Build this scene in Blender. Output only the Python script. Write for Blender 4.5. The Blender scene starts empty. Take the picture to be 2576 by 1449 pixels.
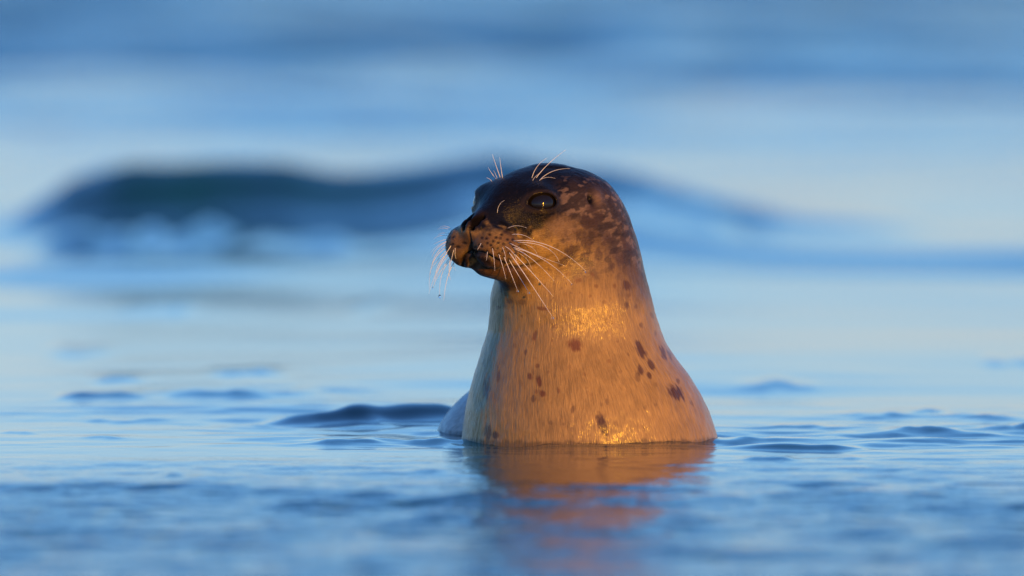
import bpy, bmesh, math, random
import numpy as np
from mathutils import Vector
from mathutils.bvhtree import BVHTree

random.seed(7)
rng = np.random.default_rng(11)
scene = bpy.context.scene
COL = scene.collection

# ------------------------------------------------------------------ camera
DIST, CAMH, FOCUS_W = 22.0, 0.90, 1.55          # metres: camera to seal, lens height, width of the focus plane
AIM_Z = (1110 - 724.5) / 2576 * FOCUS_W
cam_data = bpy.data.cameras.new('camera')
cam = bpy.data.objects.new('camera', cam_data)
COL.objects.link(cam)
cam.location = (0, -DIST, CAMH)
cam.rotation_euler = (math.pi / 2 - math.atan2(CAMH - AIM_Z, DIST), 0, 0)
cam_data.sensor_width = 36.0
RANGE = math.hypot(DIST, CAMH - AIM_Z)
cam_data.lens = 36.0 * RANGE / FOCUS_W
cam_data.clip_start, cam_data.clip_end = 0.5, 9000
cam_data.dof.use_dof = True
cam_data.dof.focus_distance = RANGE - 0.13
cam_data.dof.aperture_fstop = 3.7
scene.camera = cam

# ------------------------------------------------------------------ sky and sun
SUN_ELEV, SUN_AZ = 9.0, 29.0                     # degrees; azimuth to the right of the line behind the camera
world = bpy.data.worlds.new('World'); scene.world = world
world.use_nodes = True
wn = world.node_tree.nodes; wl = world.node_tree.links
sky = wn.new('ShaderNodeTexSky'); sky.sky_type = 'NISHITA'
sky.sun_disc = False
sky.sun_elevation = math.radians(SUN_ELEV)
sky.sun_rotation = math.radians(180 - SUN_AZ)
sky.air_density, sky.dust_density, sky.ozone_density = 1.0, 0.0, 7.2
wn['Background'].inputs['Strength'].default_value = 0.15
tint = wn.new('ShaderNodeMix'); tint.data_type = 'RGBA'; tint.blend_type = 'MULTIPLY'   # one even dusk tint over the whole sky
tint.inputs[0].default_value = 1.0; tint.inputs[7].default_value = (1.80, 1.12, 1.0, 1)
wl.new(sky.outputs[0], tint.inputs[6]); wl.new(tint.outputs[2], wn['Background'].inputs['Color'])
sd = bpy.data.lights.new('sun', 'SUN')
sd.energy, sd.angle, sd.color = 3.3, math.radians(0.6), (1.0, 0.42, 0.025)
sun = bpy.data.objects.new('sun', sd); COL.objects.link(sun)
az, el = math.radians(SUN_AZ), math.radians(SUN_ELEV)
to_sun = Vector((math.sin(az) * math.cos(el), -math.cos(az) * math.cos(el), math.sin(el)))
sun.rotation_euler = to_sun.to_track_quat('Z', 'Y').to_euler()
sun.location = (6, -12, 5)

vs = scene.view_settings
vs.view_transform, vs.look, vs.gamma, vs.exposure = 'Standard', 'None', 1.0, 0.55
vs.use_curve_mapping = False

# ------------------------------------------------------------------ numeric helpers
S = FOCUS_W / 2576.0                             # metres per photo pixel (2576 wide) at the seal

def hash3(ix, iy, iz):
    h = ix * np.uint32(374761393) + iy * np.uint32(668265263) + iz * np.uint32(2147483647)
    h = (h ^ (h >> np.uint32(13))) * np.uint32(1274126177)
    h = h ^ (h >> np.uint32(16))
    return h.astype(np.float32) / np.float32(2147483648.0) - np.float32(1.0)

def noise(x, y, z=None):
    """value noise in -1..1"""
    flat = z is None
    x = np.asarray(x, np.float32); y = np.asarray(y, np.float32)
    z = np.zeros(1, np.float32) if flat else np.asarray(z, np.float32)
    fx, fy, fz = np.floor(x), np.floor(y), np.floor(z)
    ix, iy, iz = (f.astype(np.int32).astype(np.uint32) for f in (fx, fy, fz))
    tx, ty, tz = x - fx, y - fy, z - fz
    tx = tx * tx * tx * (tx * (tx * 6 - 15) + 10); ty = ty * ty * ty * (ty * (ty * 6 - 15) + 10); tz = tz * tz * (3 - 2 * tz)
    out = 0
    zs = (0,) if flat else (0, 1)
    for dz in zs:
        wz = tz if dz else 1 - tz
        for dy in (0, 1):
            wy = ty if dy else 1 - ty
            for dx in (0, 1):
                wx = tx if dx else 1 - tx
                out = out + hash3(ix + np.uint32(dx), iy + np.uint32(dy), iz + np.uint32(dz)) * (wx * wy * wz)
    return out

def fbm(x, y, z=None, o=3):
    v, a, f = 0, 1.0, 1.0
    for i in range(o):
        v = v + a * noise(x * f + 17.3 * i, y * f + 5.1 * i, None if z is None else z * f + 3.7 * i)
        a *= .5; f *= 2.03
    return v

def smooth(e0, e1, x):
    t = np.clip((x - e0) / (e1 - e0), 0, 1)
    return t * t * (3 - 2 * t)

def mesh_from(name, verts, faces, smooth_shade=True):
    me = bpy.data.meshes.new(name)
    n = faces.shape[1]
    me.vertices.add(len(verts)); me.vertices.foreach_set('co', np.ascontiguousarray(verts, dtype=np.float32).ravel())
    me.loops.add(faces.size); me.loops.foreach_set('vertex_index', np.ascontiguousarray(faces, dtype=np.int32).ravel())
    me.polygons.add(len(faces))
    me.polygons.foreach_set('loop_start', np.arange(0, faces.size, n, dtype=np.int32))
    me.polygons.foreach_set('loop_total', np.full(len(faces), n, dtype=np.int32))
    me.polygons.foreach_set('use_smooth', np.full(len(faces), smooth_shade, dtype=bool))
    me.update(calc_edges=True)
    return me

def new_mat(name):
    m = bpy.data.materials.new(name); m.use_nodes = True
    return m, m.node_tree.nodes, m.node_tree.links, m.node_tree.nodes['Principled BSDF']

def row_depth(yd):
    """distance behind (+) or before (-) the seal of the water seen at photo row yd (1449-row photo)"""
    t = (yd - 1110) * S
    return DIST * CAMH / (CAMH + t) - DIST

def px_at(xd, y):
    """world x of photo column xd on something y metres behind the seal"""
    return (xd - 1288) * S * (DIST + y) / DIST

# ------------------------------------------------------------------ water
def axis(dense_lo, dense_hi, step, growth, lo, hi, limit):
    mid = list(np.arange(dense_lo, dense_hi, step))
    up, v, s_ = [], mid[-1], step
    while v < hi:
        s_ = min(s_ * growth, limit(v)); v += s_; up.append(v)
    dn, v, s_ = [], mid[0], step
    while v > lo:
        s_ = min(s_ * growth, limit(v)); v -= s_; dn.append(v)
    return np.array(dn[::-1] + mid + up, dtype=np.float64)

xs = axis(-0.95, 0.95, 0.0078, 1.06, -4000, 4000, lambda v: max(.05, abs(v) * (.05 if abs(v) < 6 else .14)))
ys = axis(-1.0, 1.5, 0.0155, 1.03, -4000, 7000, lambda v: .10 + .004 * abs(v) if 0 < v < 110 else .02 if -4.6 < v < 0 else max(.4, abs(v) * .14))
print('water grid', len(xs), len(ys))
X, Y = (a_.astype(np.float32) for a_ in np.meshgrid(xs, ys))
stepx = (np.gradient(xs)[None, :] + 0 * Y).astype(np.float32); stepy = (np.gradient(ys)[:, None] + 0 * X).astype(np.float32)

def band(lx, ly, seed, sharp=False):
    """noise of wavelength lx, ly, faded out where the grid is too coarse to carry it"""
    i = np.where((np.gradient(xs) < .5 * lx))[0]; j = np.where((np.gradient(ys) < .5 * ly))[0]
    out = np.zeros_like(X); sl = np.s_[j[0]:j[-1] + 1, i[0]:i[-1] + 1]
    x, y = X[sl], Y[sl]
    keep = smooth(.5, .22, stepx[sl] / lx) * smooth(.5, .22, stepy[sl] / ly)
    wx = .35 * noise(x / (lx * 1.9) + seed, y / (ly * 1.7) + 3.1)
    v = noise(x / lx + seed * 13.7 + wx, y / ly + seed * 7.3 + x * .06 / ly)
    if sharp: v = .45 * v + .6 * (.45 - np.abs(noise(x / lx * .8 + seed * 3.3 - .2 * y / ly, y / ly * .8 + wx + seed * 5.9)))
    out[sl] = keep * v
    return out

patch = smooth(-.45, .6, noise(X / 1.1 + 3, Y / 2.2 + 9) + .4 * noise(X / .5 + 13, Y / .9 + 2))
patch2 = smooth(-.4, .6, noise(X / .45 + 40, Y / 1.0 + 2))
near = smooth(-.4, -2.0, Y)
stir = 2.4 * np.exp(-((X - .60) / .32) ** 2 - ((Y - .10) / .6) ** 2) + 1.8 * np.exp(-((X + .22) / .25) ** 2 - ((Y - .45) / .5) ** 2) + .7 * np.exp(-((X + .25) / .14) ** 2 - (Y / .25) ** 2)
far = smooth(14, 45, Y)
mid = np.exp(-((Y - 10.5) / 2.6) ** 2)
H = np.zeros_like(X)
H += .15 * far * band(3.2, 3.0, 21)
H += .08 * far * band(1.9, 1.5, 22)
H += .045 * (.15 + far) * band(7, 9, 1) * smooth(1.5, 9, np.abs(Y))
H += .016 * (.24 + 1.0 * far + .25 * near + .9 * mid) * band(1.5, 1.7, 2)
H += .0085 * (.18 + .15 * smooth(2, 4, Y) + .5 * patch + .3 * near + 1.2 * far + 1.4 * mid) * band(.85, .60, 3)
H += .0042 * (.16 + .2 * smooth(2, 5, Y) + .6 * patch + .4 * near + 1.6 * far + 1.6 * mid) * band(.38, .27, 4, True)
H += .0026 * (.30 + stir + 1.0 * patch2 * patch + 3.0 * near + 1.5 * far) * band(.17, .12, 5, True)
H += .0013 * (.30 + stir + 1.0 * patch2 * patch + 4.0 * near) * band(.08, .06, 6, True)
H += .0004 * (.1 + stir + .8 * patch2) * band(.024, .05, 7, True)

def n1d(v, seed, o=2):
    return fbm(v.astype(np.float32), np.full(v.shape, seed * 1.37, np.float32), o=o)

def ridge(x0, x1, yc, h, wy, slant=0.0, wob=.25, steep=2.0, seed=1, fall=.2):
    """one wavelet: a crest running along x from x0 to x1, steeper towards the camera"""
    xm, xl = (x0 + x1) / 2, (x1 - x0) / 2
    i = np.where(np.abs(xs - xm) <= xl)[0]; j = np.where(np.abs(ys - yc) <= 3.5 * wy + abs(slant) * xl)[0]
    if len(i) < 3 or len(j) < 3: return
    sl = np.s_[j[0]:j[-1] + 1, i[0]:i[-1] + 1]; x = xs[sl[1]]
    yy = Y[sl] - (yc + slant * (x - xm) + wob * wy * 2 * n1d(x / max(xl, .04) * 1.6 + seed * 3.1, seed))[None]
    env = smooth(1, fall, np.abs(x - xm) / xl) * (1 + .5 * n1d(x / xl * 2.1 + seed, seed + 5))
    prof = np.where(yy < 0, np.exp(-(yy / (wy / steep)) ** 2), np.exp(-(yy / wy) ** 2))
    H[sl] += h * env[None] * prof

def R(xa, xb, row, h, wy, **k):
    y = row_depth(row)
    ridge(px_at(xa - 25, y), px_at(xb + 25, y), y, h * .55, wy * 2.0, **k)

# the wave rolling in behind the seal: crest height along the photo's columns
CREST = np.array([(-900, 620), (-300, 580), (0, 560), (110, 500), (170, 460), (260, 436), (350, 422), (520, 418), (700, 420), (850, 432), (950, 423), (1150, 396), (1250, 385), (1400, 391), (1550, 414),
                  (1700, 457), (1850, 500), (2000, 535), (2200, 560), (2400, 585), (2576, 600), (2900, 620), (3600, 640)], float)
YW = 12.0
def crest_z(row): return CAMH - (CAMH + (row - 1110) * S) * (DIST + YW) / DIST
cxs = np.array([px_at(v, YW) for v in CREST[:, 0]])
ch_ = np.interp(xs, cxs, [crest_z(r) for r in CREST[:, 1]]); ch_ = np.maximum(ch_ * (1 + .09 * n1d(xs / .30, 3)), 0) * smooth(9, 4, np.abs(xs))
j = np.where((ys > 5) & (ys < 22))[0]; sl = np.s_[j[0]:j[-1] + 1, :]
yy = Y[sl] - (YW + .16 * n1d(xs / 1.3, 9) + .10 * n1d(xs / .4, 10))[None]
steepx = (1 + .45 * n1d(xs / .55, 21))[None]
soft = np.sqrt(yy ** 2 + .05 ** 2) - .05
w2 = np.interp(xs, [px_at(v, YW) for v in (300, 520, 1100, 1700, 2100)], [.35, .30, .36, .36, .25])[None]
w2 = np.clip(w2 + .26 * n1d(xs / .5, 31, 3)[None], .02, .8)
fr = (1 - w2) * np.exp(-soft / (.16 * steepx)) + w2 * np.exp(-(soft / 2.2) ** 1.5)
H[sl] += ch_[None] * np.where(yy < 0, fr, np.exp(-(yy / 2.2) ** 2))
for (xa, xb, row, h, wy, sd_) in [(60, 430, 640, .045, .45, 9), (260, 620, 628, .034, .5, 54), (560, 960, 640, .026, .5, 10), (1560, 1900, 610, .018, .6, 11)]:
    y = row_depth(row); ridge(px_at(xa, y), px_at(xb, y), y, h, wy, seed=sd_, steep=2.8, wob=.4, slant=.12 * math.sin(sd_))
# single wavelets one can pick out
R(300, 500, 785, .012, .22, seed=12); R(880, 1000, 775, .009, .2, seed=13); R(110, 300, 885, .010, .16, seed=14)
R(520, 730, 945, .016, .12, seed=15); R(220, 380, 962, .008, .1, seed=16)
R(140, 380, 1008, .014, .07, seed=17); R(400, 700, 1004, .018, .09, seed=18); R(700, 820, 996, .008, .06, seed=19)
R(620, 1000, 1066, .018, .07, seed=20, wob=.4); R(780, 1300, 1058, .034, .09, seed=21, wob=.15)
R(200, 430, 1062, .008, .05, seed=22); R(10, 80, 1090, .004, .04, seed=23); R(205, 310, 1103, .0045, .03, seed=24)
R(700, 860, 1118, .005, .04, seed=25, slant=.25); R(800, 980, 1116, .010, .04, seed=26, slant=-.25); R(980, 1170, 1112, .005, .04, seed=27)
R(1760, 2250, 1127, .010, .035, seed=28, wob=.1); R(1830, 2050, 1105, .008, .05, seed=29); R(2000, 2330, 1098, .008, .05, seed=30)
R(2240, 2420, 1092, .010, .05, seed=31); R(2480, 2640, 1082, .013, .06, seed=32); R(2150, 2300, 1050, .010, .07, seed=33); R(2280, 2380, 1040, .007, .05, seed=34)
R(1850, 2050, 975, .010, .1, seed=35); R(2480, 2640, 915, .014, .13, seed=36); R(1850, 2020, 1155, .006, .04, seed=37); R(2050, 2180, 1150, .004, .03, seed=38)
R(400, 510, 1192, .007, .04, seed=39); R(1050, 1120, 1182, .005, .03, seed=40); R(1150, 1320, 1150, .005, .05, seed=41); R(1400, 1680, 1150, .004, .05, seed=42)
R(2400, 2560, 1055, .006, .05, seed=43); R(1900, 2150, 1078, .007, .04, seed=44)
# ripples shed by the animal
cx, cy = .115, .0
rr = np.sqrt((X - cx) ** 2 + ((Y - cy) / .9) ** 2)
H += .0016 * np.exp(-np.abs(rr - .235) / .06) * np.cos((rr - .235) * 2 * math.pi / .085)
foot = (np.sqrt(((X - .119) / .194) ** 2 + ((Y - .037) / .213) ** 2) - 1) * .2        # distance from the animal's waterline
H += .0035 * np.exp(-np.abs(foot) / .010)
H += np.exp(-(foot / .09) ** 2) * (.0055 * noise(X / .11 + 4, Y / .15 + 8) + .0022 * noise(X / .045 + 2, Y / .06 + 1))

verts = np.stack([X.ravel(), Y.ravel(), H.ravel()], 1)
ny, nx = X.shape
idx = np.arange(nx * ny).reshape(ny, nx)
faces = np.stack([idx[:-1, :-1].ravel(), idx[:-1, 1:].ravel(), idx[1:, 1:].ravel(), idx[1:, :-1].ravel()], 1)
sea_me = mesh_from('sea', verts, faces)
sea = bpy.data.objects.new('sea', sea_me); COL.objects.link(sea)
sea['kind'] = 'structure'; sea['label'] = 'calm blue sea with small ripples and a low wave rolling in'
m, n, l, p = new_mat('sea_water')
p.inputs['Base Color'].default_value = (.002, .065, .066, 1)
p.inputs['IOR'].default_value = 1.333
p.inputs['Roughness'].default_value = .09
tc = n.new('ShaderNodeTexCoord'); sp = n.new('ShaderNodeSeparateXYZ'); l.new(tc.outputs['Object'], sp.inputs[0])
def wave_noise(scale, sx, sy, detail):
    mp = n.new('ShaderNodeMapping'); mp.inputs['Scale'].default_value = (sx, sy, 1)
    nz = n.new('ShaderNodeTexNoise'); nz.inputs['Scale'].default_value = scale; nz.inputs['Detail'].default_value = detail
    l.new(tc.outputs['Object'], mp.inputs['Vector']); l.new(mp.outputs[0], nz.inputs['Vector']); return nz.outputs[0]
b1 = n.new('ShaderNodeBump'); b1.inputs['Distance'].default_value = .009
m0 = n.new('ShaderNodeMapRange'); m0.inputs[1].default_value = -.4; m0.inputs[2].default_value = -2.6; m0.inputs[3].default_value = .04; m0.inputs[4].default_value = 1.0
l.new(sp.outputs[1], m0.inputs[0]); l.new(m0.outputs[0], b1.inputs['Strength'])
l.new(wave_noise(27, 1, .7, 3), b1.inputs['Height'])
# wind chop offshore, where the sheet is too coarse to carry it
mr = n.new('ShaderNodeMapRange'); mr.inputs[1].default_value = 13; mr.inputs[2].default_value = 60; mr.inputs[3].default_value = 0.0; mr.inputs[4].default_value = 1.0
l.new(sp.outputs[1], mr.inputs[0])
b2 = n.new('ShaderNodeBump'); b2.inputs['Distance'].default_value = .25
l.new(mr.outputs[0], b2.inputs['Strength']); l.new(wave_noise(1.6, 1, .8, 4), b2.inputs['Height']); l.new(b1.outputs[0], b2.inputs['Normal'])
l.new(b2.outputs[0], p.inputs['Normal'])
sea_me.materials.append(m)

# ------------------------------------------------------------------ seal: shape as a distance field, in photo pixels
# x right, y away from the camera, z up; (0,0,0) is photo (1288,1110) on the waterline
YAW = math.radians(40)
F3 = np.array([-math.sin(YAW), -math.cos(YAW), 0]); L3 = np.array([math.cos(YAW), -math.sin(YAW), 0])
O3 = np.array([1287 - 1288, -170, 1110 - 506], dtype=float)     # the point midway between the eyes

def to_local(P):
    q = P - O3
    return np.stack([q @ F3, q @ L3, q[:, 2]], 1)
def to_world(q):
    q = np.atleast_2d(np.asarray(q, float))
    return O3 + q[:, :1] * F3 + q[:, 1:2] * L3 + q[:, 2:3] * np.array([0, 0, 1.0])
def smin(a, b, k):
    h = np.clip(.5 + .5 * (b - a) / k, 0, 1)
    return b + (a - b) * h - k * h * (1 - h)
def smax(a, b, k): return -smin(-a, -b, k)
def ell(q, c, r):
    d = q - np.asarray(c, float); r = np.asarray(r, float)
    k0 = np.sqrt(((d / r) ** 2).sum(1)); k1 = np.sqrt(((d / r ** 2) ** 2).sum(1)) + 1e-9
    return k0 * (k0 - 1) / k1
def cone(q, a, b, ra, rb, sc=(1, 1, 1)):
    sc = np.asarray(sc, float)
    a = np.asarray(a, float) / sc; b = np.asarray(b, float) / sc; q = q / sc
    ab = b - a; t = np.clip(((q - a) @ ab) / (ab @ ab), 0, 1)
    return np.sqrt(((q - a - t[:, None] * ab) ** 2).sum(1)) - (ra + (rb - ra) * t)

# rows of the neck column: photo row, left edge, right edge
ROWS = np.array([
 (417, 1372, 1400), (424, 1335, 1449), (437, 1318, 1482), (458, 1308, 1515), (480, 1305, 1537), (509, 1305, 1559), (547, 1303, 1581),
 (591, 1295, 1599), (636, 1278, 1612), (691, 1252, 1624), (720, 1240, 1631), (748, 1233.5, 1639), (787, 1232, 1648), (833, 1227, 1663),
 (865, 1217, 1677), (905, 1204, 1703), (947, 1191, 1735), (990, 1179.5, 1762), (1032, 1170, 1782), (1071, 1165, 1797), (1102, 1162, 1807),
 (1160, 1158, 1818), (1250, 1160, 1826), (1330, 1170, 1826)], dtype=float)
zt = np.linspace(-260, 720, 491)
rz = (1110 - ROWS[:, 0])[::-1]
def tab(v, w=9):
    t = np.interp(zt, rz, v[::-1])
    k = np.hanning(w + 2)[1:-1]; k /= k.sum()
    return np.convolve(np.pad(t, w // 2, mode='edge'), k, 'valid')
half = (ROWS[:, 2] - ROWS[:, 1]) / 2
T_c = tab((ROWS[:, 2] + ROWS[:, 1]) / 2 - 1288, 15); T_a = tab(half, 11)
T_b = tab(half * np.interp(ROWS[:, 0], [417, 560, 700, 900, 1110], [.92, .95, 1.02, 1.10, 1.10]), 61)
T_y = tab(np.interp(ROWS[:, 0], [417, 560, 760, 950, 1110, 1330], [5, 0, -8, 44, 62, 70]), 71)

EYE_L = np.array([2., 100., 2.]); EYE_R = 39.5
EYE_N = np.array([.50, .80, .22]); EYE_N /= np.linalg.norm(EYE_N)
EYE_V = np.array([-.08, -.22, 1.]); EYE_V -= EYE_N * (EYE_V @ EYE_N); EYE_V /= np.linalg.norm(EYE_V)
EYE_H = np.cross(EYE_N, EYE_V)
if EYE_H[0] > 0: EYE_H = -EYE_H                      # towards the back of the head
EYE_C = EYE_L - EYE_N * 21.5

def sdf(P):
    z = P[:, 2]
    zi = np.clip(z, zt[0], zt[-1])
    c, a, b, y0 = (np.interp(zi, zt, t) for t in (T_c, T_a, T_b, T_y))
    q = np.sqrt(((P[:, 0] - c) / a) ** 2 + ((P[:, 1] - y0) / b) ** 2)
    d = (q - 1) * np.minimum(a, b)
    d = smax(d, z - 664, 34)
    d = smin(d, ell(P, (100, 560, -80), (310, 330, 250)), 60)
    d = smax(d, -70 - z, 10)
    w = z > 250
    if w.any():
        q = to_local(P[w]); qs = q.copy(); qs[:, 1] = np.abs(qs[:, 1])
        h = ell(q, (-150, 0, -45), (165, 150, 134))                      # cranium
        h = smin(h, ell(q, (-100, 0, -31), (165, 125, 120)), 20)         # forehead
        h = smin(h, ell(q, (-30, 0, -40), (100, 112, 86)), 40)           # face
        h = smin(h, ell(q, (-75, 0, -98), (132, 124, 86)), 40)          # cheeks and jaw corner
        h = smin(h, cone(q, (0, 0, -20), (128, 0, -72), 66, 44), 26)     # bridge of the snout
        h = smin(h, ell(qs, (114, 44, -105), (63, 56, 55)), 18)          # whisker pads
        h = smin(h, ell(q, (138, 0, -62), (34, 36, 30)), 16)             # nose
        h = smin(h, cone(q, (88, 0, -152), (-70, 0, -158), 36, 66, (1, 1.1, .9)), 14)   # lower jaw
        h = smin(h, ell(qs, (-16, 62, 16), (52, 46, 34)), 22)            # brow
        re = np.sqrt(((qs - EYE_C) ** 2).sum(1))
        h = smin(h, re - (EYE_R + 6.5), 16)                                # lids
        r_ = qs - EYE_C
        eh, ev = r_ @ EYE_H, r_ @ EYE_V
        evv = ev + .0025 * eh ** 2 * np.sign(ev) * 0
        hole = (np.sqrt((eh / 37) ** 2 + (evv / np.where(ev > 0, 21., 19.)) ** 2) - 1) * 20
        hole = np.maximum(np.maximum(hole, (EYE_R - 7) - re), -(r_ @ EYE_N))
        hd = smin(h, d[w], 75)
        d[w] = smax(hd, -hole, 3.5)
    return d

def surface_nets(lo, hi, st):
    ax = [np.arange(lo[i], hi[i] + st, st) for i in range(3)]
    g = np.stack(np.meshgrid(*ax, indexing='ij'), -1).reshape(-1, 3)
    v = np.concatenate([sdf(c) for c in np.array_split(g, 8)]).reshape([len(a_) for a_ in ax])
    s_ = v < 0
    cells = [s_[i:s_.shape[0] - 1 + i, j:s_.shape[1] - 1 + j, k:s_.shape[2] - 1 + k] for i in (0, 1) for j in (0, 1) for k in (0, 1)]
    tot = sum(c.astype(np.int8) for c in cells)
    act = (tot > 0) & (tot < 8)
    ids = -np.ones(act.shape, dtype=np.int64); ci = np.argwhere(act); ids[act] = np.arange(len(ci))
    acc = np.zeros((len(ci), 3)); cnt = np.zeros(len(ci))
    corners = [(i, j, k) for i in (0, 1) for j in (0, 1) for k in (0, 1)]
    for A in corners:
        for axn in range(3):
            if A[axn]: continue
            B = list(A); B[axn] = 1
            va = v[tuple((ci + A).T)]; vb = v[tuple((ci + B).T)]
            x = (va < 0) != (vb < 0)
            t = np.where(x, va / np.where(va - vb == 0, 1, va - vb), 0)
            pos = np.array(A, float)[None] + t[:, None] * (np.array(B) - np.array(A))[None]
            acc[x] += pos[x]; cnt[x] += 1
    V = (ci + acc / cnt[:, None]) * st + np.array([a_[0] for a_ in ax])
    quads = []
    for axn in range(3):
        sl0 = [slice(None)] * 3; sl1 = [slice(None)] * 3
        sl0[axn] = slice(0, -1); sl1[axn] = slice(1, None)
        cr = s_[tuple(sl0)] != s_[tuple(sl1)]
        e = np.argwhere(cr)
        o1, o2 = [i for i in range(3) if i != axn]
        e = e[(e[:, o1] > 0) & (e[:, o2] > 0) & (e[:, o1] < s_.shape[o1] - 1) & (e[:, o2] < s_.shape[o2] - 1)]
        u1 = np.zeros(3, int); u1[o1] = 1; u2 = np.zeros(3, int); u2[o2] = 1
        qd = np.stack([ids[tuple((e - u1 - u2).T)], ids[tuple((e - u2).T)], ids[tuple(e.T)], ids[tuple((e - u1).T)]], 1)
        flip = s_[tuple(e.T)] ^ (axn == 1)
        qd[~flip] = qd[~flip][:, ::-1]
        quads.append(qd)
    Q = np.concatenate(quads)
    return V, Q[(Q >= 0).all(1)]

def subdivide(V, Q):
    e = np.concatenate([Q[:, [0, 1]], Q[:, [1, 2]], Q[:, [2, 3]], Q[:, [3, 0]]])
    es = np.sort(e, 1); key = es[:, 0] * len(V) + es[:, 1]
    uk, inv = np.unique(key, return_inverse=True)
    ea, eb = uk // len(V), uk % len(V)
    nv, ne, nq = len(V), len(uk), len(Q)
    V2 = np.concatenate([V, (V[ea] + V[eb]) / 2, V[Q].mean(1)])
    m = inv.reshape(4, nq) + nv; c = np.arange(nq) + nv + ne
    F = np.concatenate([np.stack([Q[:, 0], m[0], c, m[3]], 1), np.stack([Q[:, 1], m[1], c, m[0]], 1),
                        np.stack([Q[:, 2], m[2], c, m[1]], 1), np.stack([Q[:, 3], m[3], c, m[2]], 1)])
    return V2, F

def grad(P, e=1.2):
    ks = np.array([(1, -1, -1), (-1, -1, 1), (-1, 1, -1), (1, 1, 1)], float)
    return sum(k[None] * sdf(P + k * e)[:, None] for k in ks) / (4 * e)

def relax(V, Q, it):
    for _ in range(it):
        acc = np.zeros_like(V); cnt = np.zeros(len(V))
        for a_, b_ in ((0, 1), (1, 2), (2, 3), (3, 0)):
            np.add.at(acc, Q[:, a_], V[Q[:, b_]]); np.add.at(acc, Q[:, b_], V[Q[:, a_]])
            np.add.at(cnt, Q[:, a_], 1); np.add.at(cnt, Q[:, b_], 1)
        V = V * .5 + .5 * acc / np.maximum(cnt, 1)[:, None]
    return V

def project(V, it):
    for _ in range(it):
        g_ = grad(V); g2 = (g_ ** 2).sum(1)
        st = sdf(V) / np.maximum(np.sqrt(g2), .3)
        V = V - np.clip(st, -6, 6)[:, None] * g_ / np.maximum(np.sqrt(g2), 1e-6)[:, None]
    return V

V, Q = surface_nets((-260, -380, -100), (580, 920, 720), 9.5)
V = project(relax(V, Q, 1), 2)
V, Q = subdivide(V, Q)
V = project(V, 2)
V, Q = subdivide(V, Q)
V = project(relax(V, Q, 1), 2)
N = grad(V); N /= np.linalg.norm(N, axis=1)[:, None] + 1e-9
print('seal', len(V), len(Q))

# photo position of every vertex, and of its mirror image on the head, so that marks are the same on both cheeks
def image_of(P):
    w = P * S
    pt = math.atan2(CAMH - AIM_Z, DIST)
    dy, dz = w[:, 1] + DIST, w[:, 2] - CAMH
    dep = dy * math.cos(pt) - dz * math.sin(pt); up = dy * math.sin(pt) + dz * math.cos(pt)
    fpx = 2576 * cam_data.lens / 36
    return 1288 + fpx * w[:, 0] / dep, 724.5 - fpx * up / dep
Q3 = to_local(V); NL = np.stack([N @ F3, N @ L3, N[:, 2]], 1)
head_w = smooth(300, 470, V[:, 2] - .3 * V[:, 0])
mir = (Q3[:, 1] < 0) & (V[:, 2] > 330) & (Q3[:, 0] > -260)
Qm = Q3.copy(); Qm[mir, 1] *= -1
Vm = to_world(Qm); NM = NL.copy(); NM[mir, 1] *= -1
Nm = NM[:, :1] * F3 + NM[:, 1:2] * L3 + NM[:, 2:3] * np.array([0, 0, 1.0])
IX, IY = image_of(Vm); FR = smooth(-.05, .15, -Nm[:, 1])         # facing the camera

def poly_dist(pts, x=None, y=None):
    x = IX if x is None else x; y = IY if y is None else y
    d = np.full(len(x), 1e9)
    for (ax_, ay_), (bx_, by_) in zip(pts[:-1], pts[1:]):
        vx, vy = bx_ - ax_, by_ - ay_
        t = np.clip(((x - ax_) * vx + (y - ay_) * vy) / (vx * vx + vy * vy), 0, 1)
        d = np.minimum(d, np.hypot(x - ax_ - t * vx, y - ay_ - t * vy))
    return d
def spot_dist(cx_, cy_, rx, ry, ang=0):
    c_, s_ = math.cos(math.radians(ang)), math.sin(math.radians(ang))
    u = (IX - cx_) * c_ + (IY - cy_) * s_; v = -(IX - cx_) * s_ + (IY - cy_) * c_
    return np.sqrt((u / rx) ** 2 + (v / ry) ** 2)

W3 = V / 1.0
wob = fbm(V[:, 0] / 9, V[:, 1] / 9, V[:, 2] / 14, 2)
wob2 = fbm(V[:, 0] / 26 + 7, V[:, 1] / 26, V[:, 2] / 34, 3)

# --- relief: mouth line, philtrum, nostrils, ear hole, follicles
IX0, IY0 = image_of(V); FR0 = smooth(-.05, .15, -N[:, 1])
MOUTH = [(1187, 635), (1212, 637), (1237, 650), (1270, 667), (1303, 673), (1337, 668), (1366, 655), (1388, 643)]
MOUTH_FAR = [(1187, 635), (1173, 642), (1165, 654), (1163, 672)]
dm = np.minimum(np.where(mir & (IX0 < 1190), 1e3, poly_dist(MOUTH)), np.where(IX0 < 1195, poly_dist(MOUTH_FAR, IX0, IY0), 1e3))
mouth_w = np.exp(-(dm / 5.5) ** 2) * FR0 * (.25 + .75 * smooth(1375, 1310, IX))
PHIL = [(1178, 573), (1183, 600), (1187, 632)]
phil_w = np.exp(-(poly_dist(PHIL, IX0, IY0) / 2.6) ** 2) * FR0
NOST = [(1186, 574), (1189, 562), (1197, 552), (1215, 544)]
dn = poly_dist(NOST)
nost_w = np.maximum(np.exp(-(dn / 7.0) ** 4), np.maximum(np.exp(-(spot_dist(1197, 555, 18, 12, -44) ** 4)), np.exp(-(spot_dist(1196, 551, 15, 9, -15) ** 4)))) * FR
sept = [(1181, 548), (1180, 575)]
ear_w = np.exp(-spot_dist(1486, 500, 6.5, 15, -16) ** 2) * FR
earrim = np.exp(-spot_dist(1503, 499, 13, 19, -14) ** 2) * FR
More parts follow.
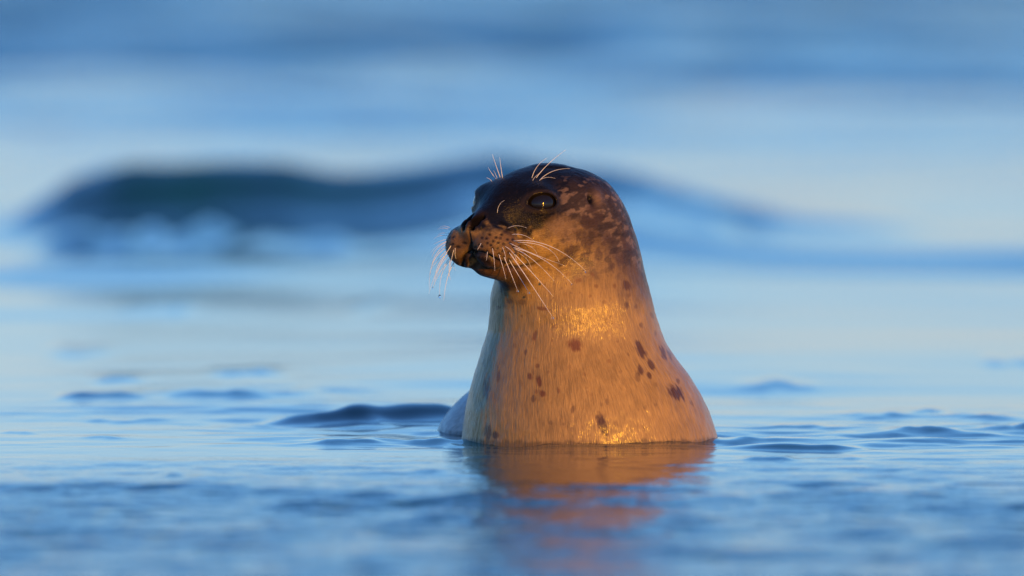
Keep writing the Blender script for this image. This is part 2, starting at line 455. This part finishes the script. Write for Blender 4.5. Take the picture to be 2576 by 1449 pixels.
FOL = [(1248,597),(1259,599),(1240,607),(1253.5,611.5),(1267,613.7),(1252,625),(1266,632.6),(1223.5,600),(1234.6,617),(1212,598),(1277,602.6),(1283.5,611.5),(1306,620),(1292,620),(1206,616),(1186,611.5),(1226,611.5),(1268,647),(1281,636),(1295,640),(1281,653),(1255,640),(1239,625),(1225,633),(1212,620),(1196,622),(1232,590),(1262,590),(1290,603)]
fol_w = np.zeros(len(V))
for fx_, fy_ in FOL:
    fol_w = np.maximum(fol_w, np.exp(-(((IX - fx_) / 3.7) ** 2 + ((IY - fy_) / 3.2) ** 2)))
fol_w *= FR
lip_low = np.exp(-(poly_dist([(1170, 676), (1200, 672), (1240, 682), (1290, 694)]) / 12) ** 2) * FR
disp = -9 * mouth_w - 4 * phil_w - 11 * nost_w - 10 * ear_w + 5.0 * earrim - 1.5 * fol_w + 2.5 * lip_low
disp += .8 * wob2 * smooth(40, 120, np.hypot(IX - 1370, IY - 508))
V2 = V + N * disp[:, None]

# --- coat colours
fstk = fbm(Q3[:, 1] / 5, (Q3[:, 2] + .25 * Q3[:, 0]) / 5, (Q3[:, 0] - .35 * Q3[:, 2]) / 26, 2)
def mixc(c, col, w): return c * (1 - w[:, None]) + np.asarray(col)[None] * w[:, None]
n1 = fbm(V[:, 0] / 40, V[:, 1] / 40, V[:, 2] / 55, 3); n2 = fbm(V[:, 0] / 15 + 9, V[:, 1] / 15, V[:, 2] / 22, 2)
C = np.tile(np.array([.31, .205, .075]), (len(V), 1))
C *= (1 + .10 * n1 + .05 * n2)[:, None]
DARK = (.005, .006, .011)
# dark cap: crown, snout and back of the head, breaking into mottles down the cheek and nape
line = np.interp(IX, [1120, 1200, 1248, 1292, 1337, 1357, 1372, 1403, 1437, 1480, 1515, 1560, 1600, 1640], [590, 575, 583, 602, 597, 583, 572, 564, 562, 580, 596, 640, 690, 720])
cap = smooth(22, -26, IY - line + (12 + 22 * smooth(1420, 1500, IX)) * n1 + 12 * n2 + 9 * wob + 5 * fstk)
cap = np.where(V[:, 2] > 260, cap, 0)
back = smooth(-20, 120, V[:, 1]) * smooth(300, 480, V[:, 2] + 60 * n1)
cap = np.maximum(cap, back)
C = mixc(C, (.085, .052, .038), smooth(52, 4, IY - line + 14 * n2 + 10 * wob) * smooth(1330, 1380, IX) * smooth(300, 420, V[:, 2]) * FR * .75)
nape = smooth(1440, 1560, IX) * smooth(500, 620, IY)
zone = smooth(1385, 1470, IX) * smooth(440, 505, IY)
side = smooth(170, 0, IY - line + 25 * n1 + 12 * n2) * smooth(1370, 1440, IX) * smooth(250, 380, V[:, 2])
C = mixc(C, (.10, .068, .048), side * .72)
capc = np.asarray(DARK)[None] * (1 - .85 * zone[:, None]) + np.array([.058, .043, .040])[None] * (.85 * zone[:, None])
kk = (cap * (.995 - .20 * nape))[:, None]
C = C * (1 - kk) + capc * kk
mott = fbm(Q3[:, 1] / 15, (Q3[:, 2] + .25 * Q3[:, 0]) / 13, (Q3[:, 0] - .35 * Q3[:, 2]) / 30, 3) + .12 * fstk
region = smooth(1375, 1430, IX) * smooth(425, 480, IY) * smooth(300, 400, V[:, 2]) * FR
C = mixc(C, (.17, .122, .10), smooth(.12, .55, mott) * region * cap * .75)
C = mixc(C, (.035, .025, .024), smooth(-.12, -.5, mott) * region * smooth(730, 610, IY) * .8)
# pale cheek patch under the eye
ch = smooth(1.35, .45, spot_dist(1432, 582, 56, 30, 28) + .3 * n2 + .2 * wob) * FR
C = mixc(C, (.22, .15, .09), ch * .7)
# mottles on the side of the neck
mot = smooth(.25, .6, n2 + .35 * wob) * smooth(560, 600, IY) * smooth(735, 640, IY) * smooth(1395, 1440, IX)
C = mixc(C, (.07, .045, .04), mot * .75)
for (a_, b_, c_, d_, e_, f_) in [(1478, 560, 22, 16, 30, .8), (1462, 590, 15, 14, 0, .7), (1500, 540, 26, 12, 40, .7), (1440, 630, 22, 14, -30, .8), (1478, 610, 14, 20, 20, .6),
                                 (1418, 655, 26, 10, -30, .75), (1530, 600, 18, 12, 50, .6), (1505, 640, 10, 14, 0, .55), (1560, 650, 12, 14, 30, .55), (1540, 670, 8, 9, 0, .5), (1460, 655, 9, 6, 0, .6)]:
    C = mixc(C, (.05, .032, .03), smooth(1.25, .6, spot_dist(a_, b_, c_, d_, e_) + .35 * wob + .25 * n2) * FR * f_)
# muzzle: brown below the nose, dark lips and chin
mz = smooth(1.2, .6, spot_dist(1225, 605, 90, 55, 12) + .2 * n2) * FR * smooth(575, 600, IY)
C = mixc(C, (.125, .075, .038), mz * .88)
chin = smooth(1.25, .75, spot_dist(1250, 690, 95, 38, 14) + .12 * n1) * FR
C = mixc(C, (.060, .032, .020), chin * .9)
C = mixc(C, (.09, .056, .03), smooth(1.15, .8, spot_dist(1160, 625, 40, 45, 0)) * FR * .6)
C = mixc(C, (.020, .014, .013), smooth(14, 5, poly_dist([(1168, 664), (1173, 650), (1187, 640), (1206, 643), (1230, 655)], IX0, IY0)) * FR0 * .9)
C = mixc(C, (.015, .011, .010), np.exp(-(dm / 4) ** 2) * FR0 * .9 * (.3 + .7 * smooth(1380, 1310, IX)))
C = mixc(C, (.02, .015, .014), phil_w * .85)
C = mixc(C, (.022, .016, .016), smooth(1.1, .7, spot_dist(1192, 552, 40, 24, -25)) * FR * .8)
C = mixc(C, (.010, .008, .007), np.clip(fol_w * 1.3, 0, 1) * .95)
C = mixc(C, (.17, .115, .085), earrim * .9)
C = mixc(C, (.006, .005, .005), np.clip(1.5 * ear_w, 0, 1))
C = mixc(C, (.006, .005, .005), np.clip(nost_w * 1.6, 0, 1))
# lids
qs_ = Q3.copy(); qs_[:, 1] = np.abs(qs_[:, 1]); r_ = qs_ - EYE_C
er = np.sqrt((r_ @ EYE_H / 37) ** 2 + (r_ @ EYE_V / 20) ** 2); eon = smooth(-5, 5, r_ @ EYE_N) * smooth(70, 60, np.sqrt((r_ ** 2).sum(1)))
C = mixc(C, (.035, .026, .024), smooth(1.75, 1.3, er) * eon * .7)
lid_w = smooth(1.32, 1.12, er) * eon
C = mixc(C, (.010, .008, .008), lid_w * .95)
# spots on the chest and neck
SPOTS = [(1447, 868, 15, 15, 0, 1), (1344, 846, 7, 15, 8, .8), (1366, 777, 17, 5, 8, .8), (1322, 885, 4, 8, 10, .7), (1352, 920, 6, 6, 0, .6), (1254, 943, 6, 18, 4, .7), (1224, 977, 9, 27, 4, .95),
 (1333, 948, 6, 10, -15, .8), (1356, 960, 7, 13, -12, .95), (1364, 990, 7, 10, -20, .95), (1341, 1003, 8, 7, -20, .6), (1350, 985, 4, 5, 0, .5), (1441, 1030, 6, 8, 0, .5), (1515, 1067, 11, 27, -18, 1), (1527, 1010, 4, 8, -10, .5),
 (1228, 1086, 9, 18, 0, 1), (1247, 1095, 8, 9, 0, 1), (1610, 880, 9, 22, -22, .95), (1612, 931, 7, 14, -18, .9), (1638, 917, 7, 14, -22, .9), (1634, 943, 5, 9, -20, .9), (1668, 888, 6, 19, -22, .8), (1684, 893, 4, 13, -24, .6),
 (1700, 989, 14, 22, -38, 1), (1706, 958, 4, 7, -20, .6), (1577, 718, 10, 13, -25, .8), (1576, 766, 6, 10, -18, .7), (1583, 742, 4, 6, 0, .5), (1535, 797, 4, 5, 0, .6), (1613, 818, 5, 7, -20, .6), (1640, 795, 4, 10, -20, .5),
 (1624, 889, 4, 8, -15, .5), (1532, 908, 6, 6, 0, .4), (1395, 820, 9, 6, 0, .4), (1312, 760, 12, 6, 10, .5), (1604, 950, 8, 9, 0, .4), (1620, 1080, 4, 5, 0, .3), (1740, 1015, 4, 8, -30, .5), (1420, 790, 6, 4, 0, .4), (1400, 800, 5, 4, 0, .4),
 (1456, 705, 9, 5, -20, .5), (1500, 720, 6, 4, 20, .5), (1545, 720, 5, 6, 0, .5), (1600, 770, 4, 6, 0, .5), (1520, 760, 5, 4, 0, .4), (1490, 690, 7, 5, 30, .5), (1430, 690, 8, 5, -20, .5)]
front = smooth(.0, .12, -N[:, 1])
zi = np.clip(V[:, 2], zt[0], zt[-1])
nstk = fbm(np.arctan2((V[:, 0] - np.interp(zi, zt, T_c)) / np.interp(zi, zt, T_a), -(V[:, 1] - np.interp(zi, zt, T_y)) / np.interp(zi, zt, T_b)) * 215 / 4.5, zi / 24, o=2)
rs = np.random.default_rng(5)
for k_ in range(70):
    SPOTS.append((rs.uniform(1190, 1760), rs.uniform(720, 1090), rs.uniform(2.5, 5), rs.uniform(3, 8), rs.uniform(-25, 5), rs.uniform(.15, .5)))
for (a_, b_, c_, d_, e_, f_) in SPOTS:
    C = mixc(C, (.125, .048, .018) if 1330 < a_ < 1560 and b_ < 1000 else (.065, .030, .018), smooth(1.35, .65, spot_dist(a_, b_, c_, d_, e_) + .22 * wob + .12 * n2 + .28 * nstk) * front * f_ * .92)
fl = smooth(.62, .9, fbm(V[:, 0] / 6.5 + 31, V[:, 1] / 6.5, V[:, 2] / 10, 2)) * smooth(900, 640, IY) * (1 - .9 * cap)
C = mixc(C, (.10, .062, .045), fl * .55 * (V[:, 2] > 60))
C = mixc(C, (.68, .62, .56), smooth(260, 380, V[:, 1]) * .9)  # body behind the chest painted paler to offset the shade it lies in
C *= (1 - .45 * smooth(16, 5, V[:, 2] + 5 * n2 + 3 * nstk))[:, None]      # soaked fur at the waterline
C = np.clip(C, 0.003, 1)

# fur flow: coordinates that run along the hairs (third axis) and across them
zi = np.clip(V[:, 2], zt[0], zt[-1])
ang = np.arctan2((V[:, 0] - np.interp(zi, zt, T_c)) / np.interp(zi, zt, T_a), -(V[:, 1] - np.interp(zi, zt, T_y)) / np.interp(zi, zt, T_b))
rad = np.hypot((V[:, 0] - np.interp(zi, zt, T_c)) / np.interp(zi, zt, T_a), (V[:, 1] - np.interp(zi, zt, T_y)) / np.interp(zi, zt, T_b))
flow_neck = np.stack([ang * 215, rad * 40, V[:, 2]], 1)
flow_head = np.stack([Q3[:, 1], Q3[:, 2] + .25 * Q3[:, 0], Q3[:, 0] - .35 * Q3[:, 2]], 1)

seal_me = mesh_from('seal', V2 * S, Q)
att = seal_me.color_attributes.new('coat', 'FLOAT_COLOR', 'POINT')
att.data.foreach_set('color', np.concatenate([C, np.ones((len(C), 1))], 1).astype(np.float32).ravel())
for nm, arr in (('flow_neck', flow_neck), ('flow_head', flow_head)):
    a_ = seal_me.attributes.new(nm, 'FLOAT_VECTOR', 'POINT'); a_.data.foreach_set('vector', arr.astype(np.float32).ravel())
bare = np.clip(np.maximum.reduce([lid_w, nost_w, .8 * np.exp(-(dm / 5) ** 2) * FR0, smooth(1.1, .8, spot_dist(1192, 552, 40, 24, -25)) * FR * .6]), 0, 1)
for nm, arr in (('head', head_w), ('crown', smooth(240, 640, V[:, 2] + 40 * n1)), ('bare', bare), ('hollow', np.clip(nost_w * 1.5, 0, 1))):
    a_ = seal_me.attributes.new(nm, 'FLOAT', 'POINT'); a_.data.foreach_set('value', arr.astype(np.float32))
seal = bpy.data.objects.new('seal', seal_me); COL.objects.link(seal)
seal['label'] = 'spotted harbour seal holding its head and neck upright out of the water'
seal['category'] = 'seal'

m, n, l, p = new_mat('wet_fur')
def A(name):
    a_ = n.new('ShaderNodeAttribute'); a_.attribute_name = name; return a_
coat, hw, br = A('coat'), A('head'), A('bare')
def streaks(attr, scale, along, detail=2):
    mp = n.new('ShaderNodeMapping'); mp.inputs['Scale'].default_value = (scale, scale, scale * along)
    nz = n.new('ShaderNodeTexNoise'); nz.inputs['Scale'].default_value = 1.0; nz.inputs['Detail'].default_value = detail
    l.new(A(attr).outputs['Vector'], mp.inputs['Vector']); l.new(mp.outputs[0], nz.inputs['Vector'])
    return nz.outputs[0]
def mixf(a, b, f):
    x = n.new('ShaderNodeMix'); x.data_type = 'FLOAT'
    l.new(f, x.inputs[0]); l.new(a, x.inputs[2]); l.new(b, x.inputs[3]); return x.outputs[0]
fine = mixf(streaks('flow_neck', .46, .11), streaks('flow_head', .46, .12), hw.outputs['Fac'])
clump = mixf(streaks('flow_neck', .10, .18), streaks('flow_head', .12, .2), hw.outputs['Fac'])
def math_(op, a, b, clamp=False):
    x = n.new('ShaderNodeMath'); x.operation = op; x.use_clamp = clamp
    for i, v in enumerate((a, b)):
        if isinstance(v, (int, float)): x.inputs[i].default_value = v
        else: l.new(v, x.inputs[i])
    return x.outputs[0]
hgt = math_('ADD', math_('MULTIPLY', fine, .6), math_('MULTIPLY', clump, .7))
val = math_('ADD', math_('MULTIPLY', math_('SUBTRACT', fine, .5), .9), math_('ADD', math_('MULTIPLY', math_('SUBTRACT', clump, .5), .5), 1.0))
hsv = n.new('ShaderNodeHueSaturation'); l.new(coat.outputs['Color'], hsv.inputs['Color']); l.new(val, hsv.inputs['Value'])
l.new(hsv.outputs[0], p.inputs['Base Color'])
bmp = n.new('ShaderNodeBump'); bmp.inputs['Distance'].default_value = .0021
l.new(hgt, bmp.inputs['Height'])
l.new(math_('SUBTRACT', .75, math_('MULTIPLY', br.outputs['Fac'], .6)), bmp.inputs['Strength'])
l.new(bmp.outputs[0], p.inputs['Normal']); l.new(bmp.outputs[0], p.inputs['Coat Normal'])
l.new(math_('SUBTRACT', .42, math_('MULTIPLY', br.outputs['Fac'], .2)), p.inputs['Roughness'])
p.inputs['IOR'].default_value = 1.45
dry = math_('SUBTRACT', 1.0, A('hollow').outputs['Fac'])
l.new(math_('MULTIPLY', dry, math_('SUBTRACT', .16, math_('MULTIPLY', A('crown').outputs['Fac'], .11))), p.inputs['Specular IOR Level']); l.new(math_('MULTIPLY', dry, math_('SUBTRACT', .6, math_('MULTIPLY', A('crown').outputs['Fac'], .38))), p.inputs['Coat Weight'])
l.new(math_('MULTIPLY', coat.outputs['Fac'], 1.6, True), p.inputs['Sheen Weight']); p.inputs['Sheen Roughness'].default_value = .3; p.inputs['Sheen Tint'].default_value = (.85, .92, 1, 1)
p.inputs['Coat Roughness'].default_value = .2
p.inputs['Coat IOR'].default_value = 1.42
seal_me.materials.append(m)

# ------------------------------------------------------------------ eyes
m, n, l, p = new_mat('eye')
p.inputs['Base Color'].default_value = (.009, .0075, .006, 1); p.inputs['Roughness'].default_value = .10; p.inputs['IOR'].default_value = 1.06
p.inputs['Coat Weight'].default_value = .7; p.inputs['Coat Roughness'].default_value = .04; p.inputs['Coat IOR'].default_value = 1.5
eye_mat = m
bm = bmesh.new(); bmesh.ops.create_uvsphere(bm, u_segments=48, v_segments=32, radius=EYE_R * S)
eye_me = bpy.data.meshes.new('eye'); bm.to_mesh(eye_me); bm.free()
for f in eye_me.polygons: f.use_smooth = True
eye_me.materials.append(eye_mat)
for sgn in (1, -1):
    c = to_world([[EYE_C[0], EYE_C[1] * sgn, EYE_C[2]]])[0] * S
    o = bpy.data.objects.new('eye', eye_me); COL.objects.link(o); o.parent = seal; o.location = c

# ------------------------------------------------------------------ whiskers
bvh = BVHTree.FromPolygons([Vector(v) for v in V2 * S], Q.tolist())
cp = Vector(cam.location)
def ray_dir(xd, yd):
    pt = math.atan2(CAMH - AIM_Z, DIST); fpx = 2576 * cam_data.lens / 36
    a_, b_ = (xd - 1288) / fpx, (724.5 - yd) / fpx
    return Vector((a_, math.cos(pt) + b_ * math.sin(pt), -math.sin(pt) + b_ * math.cos(pt)))
def at(xd, yd, ydep):
    d = ray_dir(xd, yd); t = (ydep + DIST) / d.y
    return cp + d * t
def root_of(xd, yd, fallback):
    d = ray_dir(xd, yd).normalized()
    h = bvh.ray_cast(cp, d)
    if h[0] is not None and h[0].y < .05: return h[0]
    return bvh.find_nearest(at(xd, yd, fallback))[0]
m, n, l, p = new_mat('whisker')
p.inputs['Base Color'].default_value = (.88, .92, .95, 1); p.inputs['Roughness'].default_value = .3
wm = m
m, n, l, p = new_mat('droplet')
p.inputs['Base Color'].default_value = (1, 1, 1, 1); p.inputs['Roughness'].default_value = 0.0
p.inputs['Transmission Weight'].default_value = 1.0; p.inputs['IOR'].default_value = 1.33
dmat = m
bm = bmesh.new(); bmesh.ops.create_uvsphere(bm, u_segments=12, v_segments=8, radius=1.0)
drop_me = bpy.data.meshes.new('droplet'); bm.to_mesh(drop_me); bm.free()
for f in drop_me.polygons: f.use_smooth = True
drop_me.materials.append(dmat)

def whisker(pts, depths, r0, drop=0.0, fallback=-.13):
    """pts: three photo points root, bend, tip; depths: how far bend and tip stand out towards the camera, metres"""
    P0 = root_of(pts[0][0], pts[0][1], fallback)
    P1 = at(pts[1][0], pts[1][1], P0.y - depths[0]); P2 = at(pts[2][0], pts[2][1], P0.y - depths[1])
    C1 = P1 * 2 - (P0 + P2) * .5
    n_, k = 15, 6
    vs_, fs_ = [], []
    start = P0 - (C1 - P0).normalized() * .004
    for i in range(n_):
        t = i / (n_ - 1)
        c = P0 * (1 - t) ** 2 + C1 * 2 * t * (1 - t) + P2 * t * t
        if i == 0: c = start
        tg = ((C1 - P0) * (1 - t) + (P2 - C1) * t).normalized()
        a_ = tg.orthogonal().normalized(); b_ = tg.cross(a_)
        r = .82 * r0 * (1 - .75 * t ** 1.2) * (1 + .06 * math.sin(i * 2.4))
        for j in range(k):
            an = 2 * math.pi * j / k
            vs_.append(c + (a_ * math.cos(an) + b_ * math.sin(an)) * r - P0)
        if i:
            for j in range(k):
                fs_.append(((i - 1) * k + j, (i - 1) * k + (j + 1) % k, i * k + (j + 1) % k, i * k + j))
    fs_.append(tuple(range(k))[::-1]); fs_.append(tuple((n_ - 1) * k + j for j in range(k)))
    me = bpy.data.meshes.new('whisker'); me.from_pydata([tuple(v) for v in vs_], [], fs_)
    for f in me.polygons: f.use_smooth = True
    me.materials.append(wm)
    o = bpy.data.objects.new('whisker', me); COL.objects.link(o); o.parent = seal; o.location = P0
    if drop:
        d = bpy.data.objects.new('droplet', drop_me); COL.objects.link(d); d.parent = o
        d.location = P2 - P0 - Vector((0, 0, drop * .5)); d.scale = (drop, drop, drop * 1.15)

NEARW = [((1292,606),(1385,620),(1474,682),.0008,.0017), ((1303,610),(1372,622),(1407,660),.0007,0), ((1292,623),(1370,655),(1439,714),.0008,.0014),
 ((1294,626),(1340,653),(1394,707),.0008,0), ((1281,636),(1325,698),(1390,798),.00095,.0019), ((1295,640),(1342,690),(1392,746),.0008,0),
 ((1281,654),(1305,694),(1330,735),.0007,.0019), ((1268,647),(1286,690),(1302,731),.0007,.0016), ((1255,640),(1265,672),(1273,704),.00055,0),
 ((1239,625),(1243,655),(1245,682),.0005,0), ((1226,634),(1225,645),(1223,656),.0005,0), ((1210,612),(1206,620),(1201,629),.0005,0),
 ((1271,620),(1292,638),(1301,665),.00055,0), ((1306,638),(1325,652),(1337,675),.00055,0), ((1264,623),(1270,638),(1272,654),.0005,0),
 ((1277,574),(1300,568),(1326,574),.0005,0), ((1288,590),(1318,592),(1346,608),.00055,0), ((1315,614),(1340,624),(1353,645),.0005,0),
 ((1283,612),(1345,640),(1421,668),.0006,0), ((1251,535),(1256,516),(1269,504),.00055,0)]
for a_, b_, c_, r, d in NEARW:
    lng = math.hypot(c_[0] - a_[0], c_[1] - a_[1]) * S
    whisker((a_, b_, c_), (.2 * lng + .004, .42 * lng + .004), r, d)
BROW = [((1338,447),(1352,418),(1375,398),.0006), ((1349,447),(1380,412),(1423,377),.0007), ((1357,454),(1390,431),(1434,424),.0006), ((1340,454),(1347,444),(1357,436),.0005),
        ((1361,451),(1378,446),(1397,449),.0004), ((1248,450),(1237,436),(1228,421),.0006), ((1258,446),(1247,414),(1238,387),.0006), ((1264,447),(1260,420),(1257,395),.0006),
        ((1250,447),(1246,437),(1241,428),.0004), ((1237,456),(1231,450),(1223,447),.0004)]
for a_, b_, c_, r in BROW: whisker((a_, b_, c_), (.004, .006), r, 0, -.08)
def c2(u, v): return (1070.2 + .19607 * u, 473.5 + .19607 * v)
FARW = [((330,505),(255,487),(180,505),.0004,0), ((320,522),(240,512),(150,532),.0004,0), ((300,575),(220,575),(150,612),.0004,0), ((285,605),(180,612),(100,660),.0004,0),
 ((275,650),(170,688),(100,722),.00045,0), ((272,682),(150,745),(68,832),.00045,0), ((268,694),(140,780),(85,890),.0005,0), ((270,715),(125,870),(62,1100),.0005,.0011),
 ((268,760),(95,960),(50,1290),.0006,0), ((272,800),(160,920),(75,1040),.0005,0), ((282,832),(155,1010),(122,1250),.0006,0), ((325,742),(160,1040),(40,1360),.0006,0),
 ((312,932),(215,1090),(182,1380),.0006,.0022), ((322,905),(302,1050),(325,1180),.00055,0), ((352,962),(280,1160),(235,1445),.0007,0), ((360,800),(328,950),(300,1130),.0005,0),
 ((380,800),(385,880),(412,930),.00045,0), ((345,960),(368,1020),(395,1055),.00045,0), ((290,900),(180,1090),(95,1275),.0005,.0012), ((300,860),(190,1000),(130,1180),.0005,0)]
for a_, b_, c_, r, d in FARW: whisker((c2(*a_), c2(*b_), c2(*c_)), (-.004, -.01), r, d, -.13)
